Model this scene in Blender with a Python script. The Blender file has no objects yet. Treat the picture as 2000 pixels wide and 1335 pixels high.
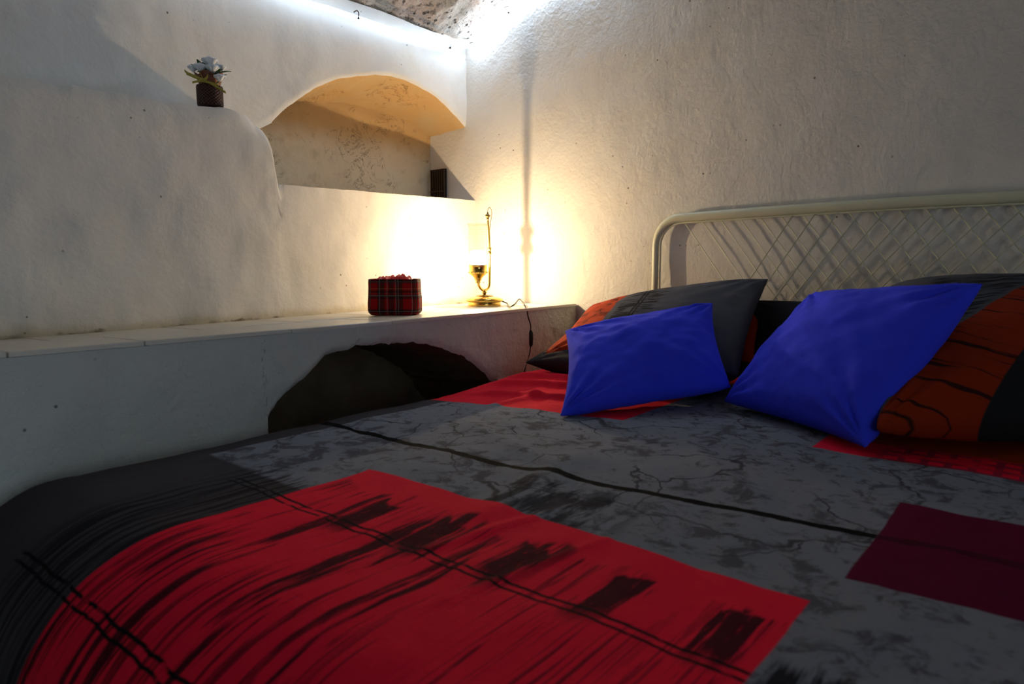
import bpy, bmesh, math, random
from mathutils import Vector, Matrix, noise, Euler
S = bpy.context.scene
COL = S.collection
PI = math.pi

# ------------------------------------------------------------------ camera
cam = bpy.data.cameras.new('camera'); camo = bpy.data.objects.new('camera', cam); COL.objects.link(camo)
cam.sensor_width = 36.0; cam.lens = 24.0; cam.clip_start = 0.02
camo.location = (0, 0, 1.0)
PITCH = math.atan(147.5/1333.3)
camo.rotation_euler = Euler((PI/2-PITCH, 0, math.radians(39.5)-PI/2), 'XYZ')
cam.dof.use_dof = True; cam.dof.focus_distance = 2.1; cam.dof.aperture_fstop = 6.3
S.camera = camo
# ------------------------------------------------------------------ world and exposure
W = bpy.data.worlds.new('world'); S.world = W; W.use_nodes = True
bg = W.node_tree.nodes['Background']; bg.inputs[0].default_value = (0.66, 0.82, 0.95, 1); bg.inputs[1].default_value = 1.7
S.view_settings.view_transform = 'Standard'; S.view_settings.look = 'None'
S.view_settings.gamma = 1; S.view_settings.use_curve_mapping = False
S.view_settings.exposure = 0.0
LAMP_W = 10.5; LED_L = 6.5; LED_R = 95.0

# sampling portal for fill light through the unseen doorway added behind the camera
pl = bpy.data.lights.new('fill_portal', 'AREA'); pl.shape = 'RECTANGLE'; pl.size = 1.5; pl.size_y = 2.0
pl.cycles.is_portal = True
po = bpy.data.objects.new('fill_portal', pl); COL.objects.link(po); po.location = (-.45, -1.72, 1.0); po.rotation_euler = (PI/2, 0, PI)
# ------------------------------------------------------------------ helpers
def tag(o, label=None, cat=None, group=None, kind=None):
    if label: o['label'] = label
    if cat: o['category'] = cat
    if group: o['group'] = group
    if kind: o['kind'] = kind
    return o
def link(name, me, mat=None, parent=None, smooth=True):
    o = bpy.data.objects.new(name, me); COL.objects.link(o)
    if mat: me.materials.append(mat)
    if smooth:
        for p in me.polygons: p.use_smooth = True
    if parent: o.parent = parent
    return o
def mesh(name, v, f, mat=None, parent=None, smooth=True, uv=None):
    me = bpy.data.meshes.new(name); me.from_pydata([tuple(p) for p in v], [], f)
    if uv:
        L = me.uv_layers.new(name='UVMap')
        for lp in me.loops: L.data[lp.index].uv = uv[lp.vertex_index]
    me.update()
    return link(name, me, mat, parent, smooth)
def empty(name, loc, rz=0):
    o = bpy.data.objects.new(name, None); COL.objects.link(o); o.location = loc; o.rotation_euler = (0, 0, rz)
    o.empty_display_size = .05
    return o
def rel(parent, pts):
    b = Vector(parent.location); return [Vector(p)-b for p in pts]
def lathe(prof, n=32, c=(0, 0, 0), flute=None):
    v = []; f = []
    for (r, z) in prof:
        for k in range(n):
            a = 2*PI*k/n; rr = r*(1+(flute*(1 if k % 2 else -1) if flute else 0))
            v.append((c[0]+rr*math.cos(a), c[1]+rr*math.sin(a), c[2]+z))
    for i in range(len(prof)-1):
        for k in range(n):
            f.append((i*n+k, i*n+(k+1) % n, (i+1)*n+(k+1) % n, (i+1)*n+k))
    return v, f
def catmull(P, m=8, closed=False):
    P = [Vector(p) for p in P]; out = []
    n = len(P)
    for i in range(n-1):
        p0 = P[max(i-1, 0)]; p1 = P[i]; p2 = P[i+1]; p3 = P[min(i+2, n-1)]
        for k in range(m):
            t = k/m
            out.append(.5*((2*p1)+(-p0+p2)*t+(2*p0-5*p1+4*p2-p3)*t*t+(-p0+3*p1-3*p2+p3)*t**3))
    out.append(P[-1]); return out
def tube(P, r, n=10, caps=True):
    P = [Vector(p) for p in P]; v = []; f = []
    rr = r if isinstance(r, (list, tuple)) else [r]*len(P)
    up = None
    for i, p in enumerate(P):
        t = (P[min(i+1, len(P)-1)]-P[max(i-1, 0)]).normalized()
        if up is None:
            up = t.cross(Vector((0, 0, 1)))
            if up.length < .1: up = t.cross(Vector((1, 0, 0)))
            up.normalize()
        up = (up - t*up.dot(t)).normalized(); w = t.cross(up)
        for k in range(n):
            a = 2*PI*k/n; v.append(p+(up*math.cos(a)+w*math.sin(a))*rr[i])
    for i in range(len(P)-1):
        for k in range(n):
            f.append((i*n+k, i*n+(k+1) % n, (i+1)*n+(k+1) % n, (i+1)*n+k))
    if caps:
        f.append(tuple(range(n))[::-1]); f.append(tuple(range((len(P)-1)*n, len(P)*n)))
    return v, f
def box(a, b):
    x0, y0, z0 = a; x1, y1, z1 = b
    v = [(x0,y0,z0),(x1,y0,z0),(x1,y1,z0),(x0,y1,z0),(x0,y0,z1),(x1,y0,z1),(x1,y1,z1),(x0,y1,z1)]
    return v, [(3,2,1,0),(4,5,6,7),(0,1,5,4),(1,2,6,5),(2,3,7,6),(3,0,4,7)]
def join(*parts):
    V = []; F = []
    for v, f in parts:
        o = len(V); V += [tuple(p) for p in v]; F += [tuple(i+o for i in q) for q in f]
    return V, F
def grid(nu, nv, fn):
    v = [fn(i/(nu-1), j/(nv-1)) for i in range(nu) for j in range(nv)]
    f = [(i*nv+j, (i+1)*nv+j, (i+1)*nv+j+1, i*nv+j+1) for i in range(nu-1) for j in range(nv-1)]
    return v, f
def interp(pts, x):
    if x <= pts[0][0]: return pts[0][1]
    for a, b in zip(pts, pts[1:]):
        if x <= b[0]: return a[1]+(b[1]-a[1])*(x-a[0])/(b[0]-a[0]) if b[0] > a[0] else b[1]
    return pts[-1][1]
def sm(x, a=0., b=1.):
    t = min(1, max(0, (x-a)/(b-a))); return t*t*(3-2*t)
def fb(x, y, z=0., o=4):
    return noise.fractal(Vector((x, y, z)), 1.0, 2.0, o)

# ------------------------------------------------------------------ node expression helper
class G:
    def __init__(s, name):
        s.m = bpy.data.materials.new(name); s.m.use_nodes = True; s.t = s.m.node_tree
        s.b = s.t.nodes['Principled BSDF']; s.out = s.t.nodes['Material Output']; s.cache = {}
    def n(s, typ, **kw):
        q = s.t.nodes.new(typ)
        for k, v in kw.items(): setattr(q, k, v)
        return q
    def set(s, sock, v):
        if isinstance(v, E): s.t.links.new(v.s, sock)
        elif isinstance(v, bpy.types.NodeSocket): s.t.links.new(v, sock)
        else: sock.default_value = v
    def math(s, op, *a, clamp=False):
        q = s.n('ShaderNodeMath', operation=op, use_clamp=clamp)
        for i, v in enumerate(a): s.set(q.inputs[i], v)
        return E(s, q.outputs[0])
    def coord(s, kind='Object'):
        q = s.n('ShaderNodeTexCoord'); return q.outputs[kind]
    def sep(s, vec):
        q = s.n('ShaderNodeSeparateXYZ'); s.t.links.new(vec, q.inputs[0]); return [E(s, o) for o in q.outputs]
    def comb(s, x=0., y=0., z=0.):
        q = s.n('ShaderNodeCombineXYZ')
        for i, v in enumerate((x, y, z)): s.set(q.inputs[i], v)
        return q.outputs[0]
    def noise(s, vec, scale, detail=3., rough=.55, dist=0.):
        q = s.n('ShaderNodeTexNoise'); s.t.links.new(vec, q.inputs['Vector'])
        q.inputs['Scale'].default_value = scale; q.inputs['Detail'].default_value = detail
        q.inputs['Roughness'].default_value = rough; q.inputs['Distortion'].default_value = dist
        return E(s, q.outputs[0])
    def vor(s, vec, scale, feature='F1'):
        q = s.n('ShaderNodeTexVoronoi', feature=feature); s.t.links.new(vec, q.inputs['Vector'])
        q.inputs['Scale'].default_value = scale
        return E(s, q.outputs[0])
    def ramp(s, x, a, b):     # smooth 0..1
        q = s.n('ShaderNodeMapRange', interpolation_type='SMOOTHSTEP'); s.set(q.inputs[0], x)
        q.inputs[1].default_value = a; q.inputs[2].default_value = b
        return E(s, q.outputs[0])
    def mix(s, fac, a, b):
        q = s.n('ShaderNodeMix', data_type='RGBA'); s.set(q.inputs[0], fac)
        for k, v in ((6, a), (7, b)):
            if isinstance(v, tuple): q.inputs[k].default_value = (*v[:3], 1)
            else: s.t.links.new(v.s if isinstance(v, E) else v, q.inputs[k])
        return q.outputs[2]
    def bump(s, h, strength=.5, dist=.01, prev=None):
        q = s.n('ShaderNodeBump'); q.inputs['Strength'].default_value = strength; q.inputs['Distance'].default_value = dist
        s.set(q.inputs['Height'], h)
        if prev is not None: s.t.links.new(prev, q.inputs['Normal'])
        s.t.links.new(q.outputs[0], s.b.inputs['Normal']); return q.outputs[0]
    def col(s, c):
        if isinstance(c, tuple): s.b.inputs['Base Color'].default_value = (*c[:3], 1)
        else: s.t.links.new(c, s.b.inputs['Base Color'])
    def rough(s, r, spec=.3):
        s.set(s.b.inputs['Roughness'], r); s.b.inputs['Specular IOR Level'].default_value = spec
class E:
    def __init__(e, g, s): e.g = g; e.s = s
    def __add__(e, o): return e.g.math('ADD', e, o)
    def __radd__(e, o): return e.g.math('ADD', e, o)
    def __sub__(e, o): return e.g.math('SUBTRACT', e, o)
    def __rsub__(e, o): return e.g.math('SUBTRACT', o, e)
    def __mul__(e, o): return e.g.math('MULTIPLY', e, o)
    def __rmul__(e, o): return e.g.math('MULTIPLY', e, o)
    def lt(e, v, w=.002): return e.g.ramp(v-e if isinstance(v, E) else e*-1.+v, -w, w)
    def gt(e, v, w=.002): return e.g.ramp(e-v, -w, w)
    def abs(e): return e.g.math('ABSOLUTE', e)
    def max(e, o): return e.g.math('MAXIMUM', e, o)
    def min(e, o): return e.g.math('MINIMUM', e, o)
    def inv(e): return e.g.math('SUBTRACT', 1., e)

# ------------------------------------------------------------------ materials
def plaster(name, base, stain, stainamt=.25, b1=.35, b2=.25, specks=True, grime=None):
    g = G(name); c = g.coord()
    n1 = g.noise(c, 2.2, 5, .6); n2 = g.noise(c, 14, 5, .65); n3 = g.noise(c, 90, 4, .6)
    sp = g.vor(c, 26)
    k = g.ramp(n1, .45, .75)*stainamt
    col = g.mix(k, base, stain)
    col = g.mix(g.ramp(n2, .45, .8)*.14, col, tuple(x*.6 for x in base))
    if specks:
        col = g.mix(sp.lt(.075, .015)*g.ramp(g.noise(c, 5, 2), .52, .60)*.75, col, (.07, .055, .035))
    if grime:
        _, _, z = g.sep(c); h = z+(g.noise(c, 9, 4, .65)-.5)*.05
        col = g.mix(h.lt(grime+.006, .016)*.55, col, (.42, .33, .14))
        col = g.mix((z+(g.noise(c, 34, 4, .7)-.5)*.03).lt(grime-.003, .003)*g.ramp(g.noise(c, 11, 3), .45, .6)*.8, col, (.07, .05, .02))
    g.col(col); g.rough(.85, .15)
    nb = g.bump(n2+g.noise(c, 5, 4, .5, .8)*2., b1, .012); g.bump(n3+g.noise(c, 30, 3, .5, 1.2), b2, .004, nb)
    return g.m
M = {}
M['plaster'] = plaster('white_plaster', (.74, .72, .68), (.64, .58, .44), .35, .14, .14, True, .868)
M['plaster_right'] = plaster('rough_white_plaster', (.70, .685, .655), (.62, .59, .52), .2, .22, .45)
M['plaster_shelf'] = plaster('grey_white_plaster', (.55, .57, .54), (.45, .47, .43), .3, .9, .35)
# niche: yellowed plaster with veins
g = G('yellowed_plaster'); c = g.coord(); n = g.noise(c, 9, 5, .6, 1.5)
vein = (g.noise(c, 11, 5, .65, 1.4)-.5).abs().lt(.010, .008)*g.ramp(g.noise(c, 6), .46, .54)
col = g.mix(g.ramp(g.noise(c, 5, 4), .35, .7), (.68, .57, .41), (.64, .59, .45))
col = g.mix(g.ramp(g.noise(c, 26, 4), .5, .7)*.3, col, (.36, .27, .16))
_x, _y, _z = g.sep(c); col = g.mix((_z+(g.noise(c, 6)-.5)*.08).gt(1.46, .05), col, (.52, .35, .17))  # ochre higher up: lamp-lit strip of the back wall painted into the colour
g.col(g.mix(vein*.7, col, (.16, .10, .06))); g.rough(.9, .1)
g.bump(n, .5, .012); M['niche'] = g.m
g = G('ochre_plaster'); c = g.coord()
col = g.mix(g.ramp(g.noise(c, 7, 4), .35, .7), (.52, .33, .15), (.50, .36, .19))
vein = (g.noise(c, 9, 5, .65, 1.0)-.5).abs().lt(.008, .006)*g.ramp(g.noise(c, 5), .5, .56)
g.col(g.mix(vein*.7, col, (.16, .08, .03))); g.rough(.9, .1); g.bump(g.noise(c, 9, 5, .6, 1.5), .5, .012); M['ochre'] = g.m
g = G('dark_raw_stone'); c = g.coord()
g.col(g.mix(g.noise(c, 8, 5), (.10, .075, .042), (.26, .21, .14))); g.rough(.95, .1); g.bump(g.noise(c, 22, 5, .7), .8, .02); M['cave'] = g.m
g = G('rough_stone_vault'); c = g.coord(); n = g.noise(c, 24, 6, .72)
hole = (g.vor(c, 34).lt(.20, .06)*g.ramp(g.noise(c, 12, 3), .44, .54)).max(g.ramp(g.noise(c, 60, 5, .7), .56, .64)*.6)
col = g.mix(g.ramp(g.noise(c, 7, 4), .35, .7), (.56, .42, .33), (.62, .56, .47)); g.col(g.mix(hole*.85, col, (.06, .045, .04)))
g.rough(.95, .1); g.bump(n*1.5-hole*.5, 1., .04); M['stone'] = g.m
g = G('glazed_tile'); c = g.coord()
g.col(g.mix(g.ramp(g.noise(c, 6, 4), .4, .75)*.5, (.66, .63, .56), (.50, .44, .32))); g.rough(.32, .45); g.bump(g.noise(c, 12, 2), .1, .004); M['tile'] = g.m
g = G('floor_tile'); c = g.coord(); g.col(g.mix(g.noise(c, 4, 3), (.10, .07, .05), (.16, .12, .09))); g.rough(.6); M['floor'] = g.m
M['brown_wall'] = plaster('low_bounce_plaster', (.20, .15, .11), (.14, .10, .07))  # for the unseen walls, made dark to cut bounce light on the left
def metal(name, col, r=.25):
    g = G(name); g.col(col); g.b.inputs['Metallic'].default_value = 1; g.b.inputs['Roughness'].default_value = r
    g.bump(g.noise(g.coord(), 40, 2), .05, .002); return g.m
M['brass'] = metal('polished_brass', (.80, .52, .13), .18)
M['brass_dark'] = metal('aged_brass', (.38, .26, .08), .3)
def plain(name, col, r=.6, spec=.3, var=.12, sc=30, bmp=.1):
    g = G(name); c = g.coord()
    g.col(g.mix(g.noise(c, sc, 3)*var*2, col, tuple(x*.45 for x in col))); g.rough(r, spec)
    g.bump(g.noise(c, sc*3, 2), bmp, .002); return g.m
M['black'] = plain('black_plastic', (.012, .010, .008), .45)
M['iron'] = plain('dark_iron', (.06, .035, .018), .6)
M['bedpaint'] = plain('cream_enamel', (.62, .63, .47), .38, .5, .04, 8, .03)
M['wire'] = plain('cream_wire', (.58, .58, .42), .5, .4, .05)
M['sleeve'] = plain('white_silicone', (.75, .78, .80), .5, .4, .03)
def emit(name, col, st):
    g = G(name); e = g.n('ShaderNodeEmission'); e.inputs[0].default_value = (*col, 1); e.inputs[1].default_value = st
    g.t.links.new(e.outputs[0], g.out.inputs[0]); return g.m
M['led'] = emit('led_glow', (.60, .78, 1.0), LED_L)
M['led2'] = emit('led_glow_strong', (.60, .78, 1.0), LED_R)
# bulb: glowing envelope that lets light through
g = G('glowing_bulb'); e = g.n('ShaderNodeEmission'); e.inputs[0].default_value = (1, .78, .45, 1); e.inputs[1].default_value = 14.0
t = g.n('ShaderNodeBsdfTransparent'); mx = g.n('ShaderNodeAddShader')
g.t.links.new(t.outputs[0], mx.inputs[0]); g.t.links.new(e.outputs[0], mx.inputs[1]); g.t.links.new(mx.outputs[0], g.out.inputs[0]); M['bulb'] = g.m
# chimney: thin ribbed glass
g = G('ribbed_glass'); uvx, uvy, _ = g.sep(g.coord('UV'))
rib = g.math('SINE', uvx*(2*PI*30))*.5+.5
bands = g.ramp(g.math('SINE', uvy*110.), .55, .9)*uvy.gt(.72, .02)*uvy.lt(.97, .01)
dk = (rib*.10*uvy.gt(.10, .02)+bands*.16+uvy.gt(.955, .01)*.2)
k = g.mix(dk, (.97, .96, .93), (.45, .40, .30))
t = g.n('ShaderNodeBsdfTransparent'); g.t.links.new(k, t.inputs[0])
gl = g.n('ShaderNodeBsdfGlossy'); gl.inputs['Roughness'].default_value = .12; gl.inputs[0].default_value = (1, 1, 1, 1)
lw = g.n('ShaderNodeLayerWeight'); lw.inputs[0].default_value = .25
mx = g.n('ShaderNodeMixShader'); g.t.links.new((E(g, lw.outputs[0])*.18).s, mx.inputs[0]); g.t.links.new(t.outputs[0], mx.inputs[1]); g.t.links.new(gl.outputs[0], mx.inputs[2])
g.t.links.new(mx.outputs[0], g.out.inputs[0]); M['glass'] = g.m

def weave(g, c, strength=.25):
    return g.bump(g.noise(c, 420, 2)+g.noise(c, 60, 4, .6)*1.5, strength, .002)
g = G('blue_cotton'); c = g.coord()
g.col(g.mix(g.noise(c, 18, 3), (.038, .055, .84), (.046, .068, .96))); g.rough(.9, .08); g.b.inputs['Sheen Weight'].default_value = .10
g.b.inputs['Sheen Tint'].default_value = (.3, .35, 1, 1); weave(g, c); M['blue'] = g.m
BK = (.008, .008, .011); CH = (.068, .062, .070); GR = (.215, .235, .285); RED = (.88, .014, .048); ORG = (.42, .045, .006); PUR = (.105, .004, .028)
# ---- duvet print; UV = metres along the bed (u) and across it (v)
g = G('printed_duvet_cotton'); uv = g.coord('UV'); s, t, _ = g.sep(uv)
wob = (g.noise(uv, 5, 3)-.5)*.02
sw = s+wob; tw = t+(g.noise(uv, 6, 2)-.5)*.012
long_ = g.comb(s*2.2, t*34.); long2 = g.comb(s*5., t*95.); mott = g.noise(uv, 23, 8, .70, .5)
big = g.noise(uv, 4.5, 4, .6)
blot = g.ramp(mott*.70+big*.30, .505, .585)
fine = g.ramp(g.noise(g.comb(s*30., t*22.), 1., 8, .75, .6), .55, .61)*g.ramp(g.noise(uv, 3, 2), .38, .56)
crk = g.vor(g.comb(s+(g.noise(uv, 9, 4)-.5)*.11, t+(g.noise(uv, 11, 4)-.5)*.11), 5.2, 'DISTANCE_TO_EDGE').lt(.010, .006)*g.ramp(g.noise(uv, 4, 2), .42, .52)
grey = g.mix(g.noise(uv, 7, 3)*.5, GR, (.16, .175, .215))
grey = g.mix((blot*.68).max(fine*.70).max(crk*.85), grey, (.040, .036, .044))
col = grey
# brush smear on the grey near the middle
sme = g.ramp(g.noise(g.comb(s*6., t*30.), 1., 4, .6), .46, .56)*s.gt(.66, .02)*s.lt(.80, .02)*t.gt(.42, .04)*t.lt(.64, .03)
col = g.mix(sme*.85, col, (.016, .016, .022))
# charcoal border and foot corner
foot = sw.lt(.55+0., .006)*t.gt(.84, .002)
fz = (s+(g.noise(g.comb(s*9., t*60.), 1., 3)-.5)*.16).lt(.57, .01)*t.gt(.84, .01)
bord = tw.gt(1.125, .002)*s.lt(1.16, .01)
chc = g.mix(g.noise(long_, 1., 3)*.6, CH, (.036, .034, .042))
col = g.mix(foot.max(bord), col, chc)
col = g.mix(fz*g.ramp(g.noise(long2, 1., 4), .44, .58)*t.lt(1.0, .03)*.75, col, BK)
# red block with brush strokes
redm = sw.lt(.674, .0015)*tw.gt(.178, .0015)*tw.lt(.848, .0015)
redc = g.mix(g.noise(long_, 1., 3)*.35, RED, (.55, .008, .035))
colv = g.noise(g.comb(s*.8, t*13.), 1., 2)        # wide strokes differ across the bed
start = (g.noise(g.comb(0., t*11.), 1., 1)-.5)*.10
tip = s.lt(start+.615, .008)
strk = g.ramp(g.noise(g.comb(s*3.5, t*46.), 1., 4, .6), .505, .56)
thin = g.ramp(g.noise(g.comb(s*2., t*150.), 1., 3, .6), .56, .61)
pat = g.math('SINE', t*52.+1.6+(g.noise(uv, 4, 2)*2.6))
ps = s+start*.9+(g.noise(g.comb(s*6., t*45.), 1., 3)-.5)*.06
patch = g.ramp(pat*.75+g.noise(long2, 1., 5, .65)*2.2, 1.25, 1.5)*ps.gt(.505, .02)*ps.lt(.603, .005)
body = tip*strk*g.ramp(colv, .42, .56)
ink = g.ramp(g.noise(g.comb(s*30., t*140.), 1., 4, .7), .28, .44)*.45+.55
ink = ink*(body*.92).max(thin*tip*.75*g.ramp(g.noise(uv, 5, 2), .42, .55)).max(patch*t.lt(.76, .01)*.93)
redc = g.mix(ink, redc, (.012, .006, .012))
col = g.mix(redm, col, redc)
# black streaks on the near grey corner
nb = g.ramp(g.noise(g.comb(s*5., t*40.), 1., 5, .6), .40, .52)*(s+(g.noise(long2, 1., 2)-.5)*.08).lt(.55, .01)*t.lt(.17, .004)
col = g.mix(nb*.93, col, BK)
# stitched double lines running across
for s0, t0 in ((.509, .97), (.236, 1.02)):
    q = s+(g.noise(g.comb(t*14., s0*9.), 1., 4)-.5)*.018
    ln = (q-(s0+.006)).abs().lt(.0022, .0012).max((q-(s0-.006)).abs().lt(.0020, .0012))
    col = g.mix(ln*t.lt(t0, .01)*tw.gt(.178, .002)*g.ramp(g.noise(uv, 40, 2), .30, .42), col, BK)
# purple block
pm = sw.gt(.752, .0015)*sw.lt(1.042, .0015)*tw.lt(.166, .0015)*t.gt(-.28, .002)
col = g.mix(pm, col, PUR)
# long black line
sl = s+(g.noise(g.comb(t*9., 3.), 1., 4)-.5)*.018 - g.ramp(t, .75, .05)*.085
wd = g.noise(g.comb(t*17., 8.), 1., 3)*.019-.001
sl = (sl-.815).abs()
col = g.mix(sl.lt(wd, .0012)*(pm*.5).inv(), col, (.004, .004, .004))
# second red block near the pillows
ed = s-(t-.7)*-.20
r2 = (ed+wob*.5).gt(1.213, .0015)*t.gt(.705, .002)
col = g.mix(r2, col, g.mix(g.noise(uv, 6), (.88, .020, .040), (.78, .016, .045)))
# red strip with a faint grid, orange beyond
ch = (g.math('SINE', s*190.).gt(.45, .25)).max(g.math('SINE', t*190.).gt(.45, .25))*t.lt(.24, .03)
r3 = s.gt(1.262, .002)*t.lt(.345, .002)
c3 = g.mix(ch*g.ramp(g.noise(uv, 14, 2), .35, .5)*.7, RED, (.10, .02, .05)); c3 = g.mix(s.gt(1.375, .003)*t.lt(.30, .01), c3, ORG)
col = g.mix(r3, col, c3)
g.col(col); g.rough(.92, .05)
g.bump(g.noise(uv, 260, 2)+g.noise(uv, 22, 4, .55)*4., .30, .0025); M['duvet'] = g.m
# ---- pillow prints (UV 0..1)
def pillowmat(name, fn):
    g = G(name); uv = g.coord('UV'); u, v, _ = g.sep(uv); g.col(fn(g, uv, u, v)); g.rough(.88, .12)
    g.bump(g.noise(uv, 240, 2)+g.noise(uv, 12, 4)*3., .3, .002); return g.m
SL = (.090, .094, .115)
def f_left(g, uv, u, v):
    w = (g.noise(uv, 6, 3)-.5)*.04
    st = g.ramp(g.noise(g.comb(u*7., v*34.), 1., 4), .46, .56)
    c = g.mix(g.noise(uv, 5)*.5, SL, (.05, .05, .06))
    c = g.mix(st*(u+w).gt(.30, .01)*(u+(g.noise(g.comb(u*4., v*26.), 1., 2)-.5)*.25).lt(.52, .02)*.92, c, BK)
    ln = (u+w-.40).abs().lt(.006, .003).max((u+w-.42).abs().lt(.005, .003)); c = g.mix(ln, c, BK)
    o = g.mix(g.ramp(g.noise(g.comb(u*12., v*9.), 1., 4), .50, .62)*.8, (.44, .045, .006), (.05, .008, .004))
    return g.mix((u+w*.5).lt(.265, .006), c, o)
M['p_left'] = pillowmat('grey_orange_print', f_left)
def f_right(g, uv, u, v):
    w = (g.noise(uv, 4, 3)-.5)*.03
    d1 = v-u*1.29+w; d2 = v-u*1.8+w*.5
    c = g.mix(g.noise(uv, 5)*.5, SL, (.05, .05, .06))
    st = g.ramp(g.noise(g.comb(u*3.+v*2., v*60.-u*18.), 1., 4), .46, .56)
    c = g.mix(st*(d1.gt(.07, .03))*(v-u*.2).lt(.90, .03)*(u+(g.noise(g.comb(0., v*30.), 1., 1)-.5)*.3).gt(.24, .03)*.92, c, BK)
    ol = g.mix(g.noise(uv, 4)*.5, (.30, .028, .005), (.22, .018, .005))
    l = g.ramp(g.noise(g.comb(u*1.6+v*1., v*26.+u*9.), 1., 4), .54, .60)
    ol = g.mix(l*.9, ol, (.012, .006, .006))
    c = g.mix(d1.lt(.04, .006), c, ol)
    return g.mix(d2.lt(-.70, .008), c, (.018, .018, .02))
M['p_right'] = pillowmat('orange_grey_print', f_right)
M['p_dark'] = pillowmat('charcoal_cotton', lambda g, uv, u, v: g.mix(g.noise(uv, 5)*.5, (.030, .026, .030), (.045, .036, .036)))
M['p_black'] = pillowmat('dark_slate_cotton', lambda g, uv, u, v: g.mix(g.noise(uv, 5)*.5, (.022, .022, .028), (.014, .014, .018)))
M['p_orange'] = pillowmat('orange_cotton', lambda g, uv, u, v: g.mix(g.noise(uv, 9)*.5, (.42, .035, .006), (.28, .02, .005)))
M['mattress'] = plain('white_ticking', (.45, .45, .46), .9)
# tartan
g = G('tartan_cloth'); x, y, z = g.sep(g.coord('UV'))
def band(q, c0, w): return (q-c0).abs().lt(w, .006)
dk = band(x, .28, .07).max(band(x, .48, .05)).max(band(x, .64, .07)).max(band(x, .97, .05)).max(band(x, .0, .05))
dh = band(z if False else y, .12, .05).max(band(y, .52, .06)).max(band(y, .66, .03)).max(band(y, .95, .05))
c = g.mix(dk*.72, (.30, .004, .006), (.006, .012, .008)); c = g.mix(dh*.70, c, (.006, .010, .008))
ln = band(x, .03, .006).max(band(x, .25, .007)).max(band(x, .40, .006)).max(band(x, .57, .006)).max(band(x, .62, .006)).max(band(x, .90, .008))
lh = band(y, .11, .008).max(band(y, .55, .010)).max(band(y, .93, .006))
c = g.mix(ln.max(lh)*.5, c, (.22, .25, .22)); c = g.mix(band(y, .74, .006)*.5, c, (.35, .2, .03))
g.col(c); g.rough(.9, .1); g.bump(g.noise(g.coord(), 500, 2), .3, .001); M['tartan'] = g.m
M['redsatin'] = plain('red_satin', (.85, .022, .015), .45, .3, .12, 60)
# flowers
M['petal'] = plain('white_petal', (.86, .88, .90), .6, .3, .04)
M['leafg'] = plain('green_leaf', (.018, .085, .022), .5, .4, .3, 60)
M['raffia'] = plain('yellow_raffia', (.42, .34, .05), .6, .3, .2, 80)
M['amber'] = plain('brown_wrap', (.20, .055, .02), .5, .4, .3, 40)
g = G('woven_rattan'); x, y, z = g.sep(g.coord('UV'))
wv = g.math('SINE', x*(2*PI*22))*g.math('SINE', y*70.)
g.col(g.mix(g.ramp(wv, -.3, .4), (.028, .012, .010), (.13, .05, .035))); g.rough(.7); g.bump(wv, .8, .003); M['rattan'] = g.m

# ------------------------------------------------------------------ wall surfaces as functions
YF = [(-1.6, 1.245), (.30, 1.245), (.98, 1.262), (1.35, 1.283), (2.02, 1.358)]
def yf(x): return interp(YF, x)
def yw(x): return 1.60+.23*(x-.5)/1.5                 # lower wall and block face
def yu(x): return yw(x)+.05+.10*(1-sm(x, 1.0, 1.75))   # upper wall, set back
def ztop(y): # vault rising away from the left wall
    t = min(1, max(0, (1.86-y)/1.9)); return 1.865+.62*(1-(1-t)**1.9)
def zs(x, y): return .871-.012*min(1, max(0, (y-yf(x))/.4))  # shelf top
NB = 2.085
def P3(px, py, y): return None
# block / sill outline (x, z) on the lower wall face
BLOCK = [(0.4138, 1.3554), (0.4480, 1.3614), (0.4924, 1.3619), (0.5497, 1.3688), (0.6002, 1.3685), (0.6542, 1.3715), (0.7119, 1.3746), (0.7736, 1.3815), (0.8259, 1.3826), (0.8961, 1.3940), (0.9554, 1.3904), (0.9942, 1.3847), (1.0243, 1.3731), (1.0344, 1.3417), (1.0408, 1.3000), (1.0473, 1.2605), (1.0523, 1.2204), (2.0325, 1.2567)]
ARCH = [(1.1325, 1.4144), (1.1838, 1.4638), (1.2553, 1.5196), (1.3286, 1.5652), (1.4045, 1.5970), (1.5157, 1.6272), (1.6279, 1.6372), (1.7455, 1.6277), (1.8663, 1.6005), (2.0047, 1.5389)]
def resample(pts, d):
    out = [pts[0]]
    for a, b in zip(pts, pts[1:]):
        L = math.hypot(b[0]-a[0], b[1]-a[1]); n = max(1, int(L/d))
        for k in range(1, n+1): out.append((a[0]+(b[0]-a[0])*k/n, a[1]+(b[1]-a[1])*k/n))
    return out
def spl(pts, m=6):
    q = catmull([(a, b, 0) for a, b in pts], m); return [(p.x, p.y) for p in q]
def wav(x, z, s=0., amp=1.):
    return amp*(.010*fb(x*1.7, z*1.7, 3+s, 3)+.0035*fb(x*9, z*9, 7+s, 4))
BL = [(-1.6, BLOCK[0][1]-.02), (-.6, BLOCK[0][1]-.012), (0, BLOCK[0][1]-.004)]+spl(BLOCK[:-2], 5)
BL = resample(BL, .012)+resample([BLOCK[-2], BLOCK[-1]], .012)[0:]
BL2 = []
for i, (x, z) in enumerate(BL):
    ed = 1 if x < BLOCK[-2][0] else .35
    BL2.append((x, z+ed*(.004*fb(x*14, z*14, 1)+.003*fb(x*40, z*40, 5))))
BL = BL2; xj = BLOCK[-2][0]
AR = spl(ARCH, 5); AR = resample(AR, .012)
AR = [(x, z+.0035*fb(x*25, z*25, 2)) for x, z in AR]
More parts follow.
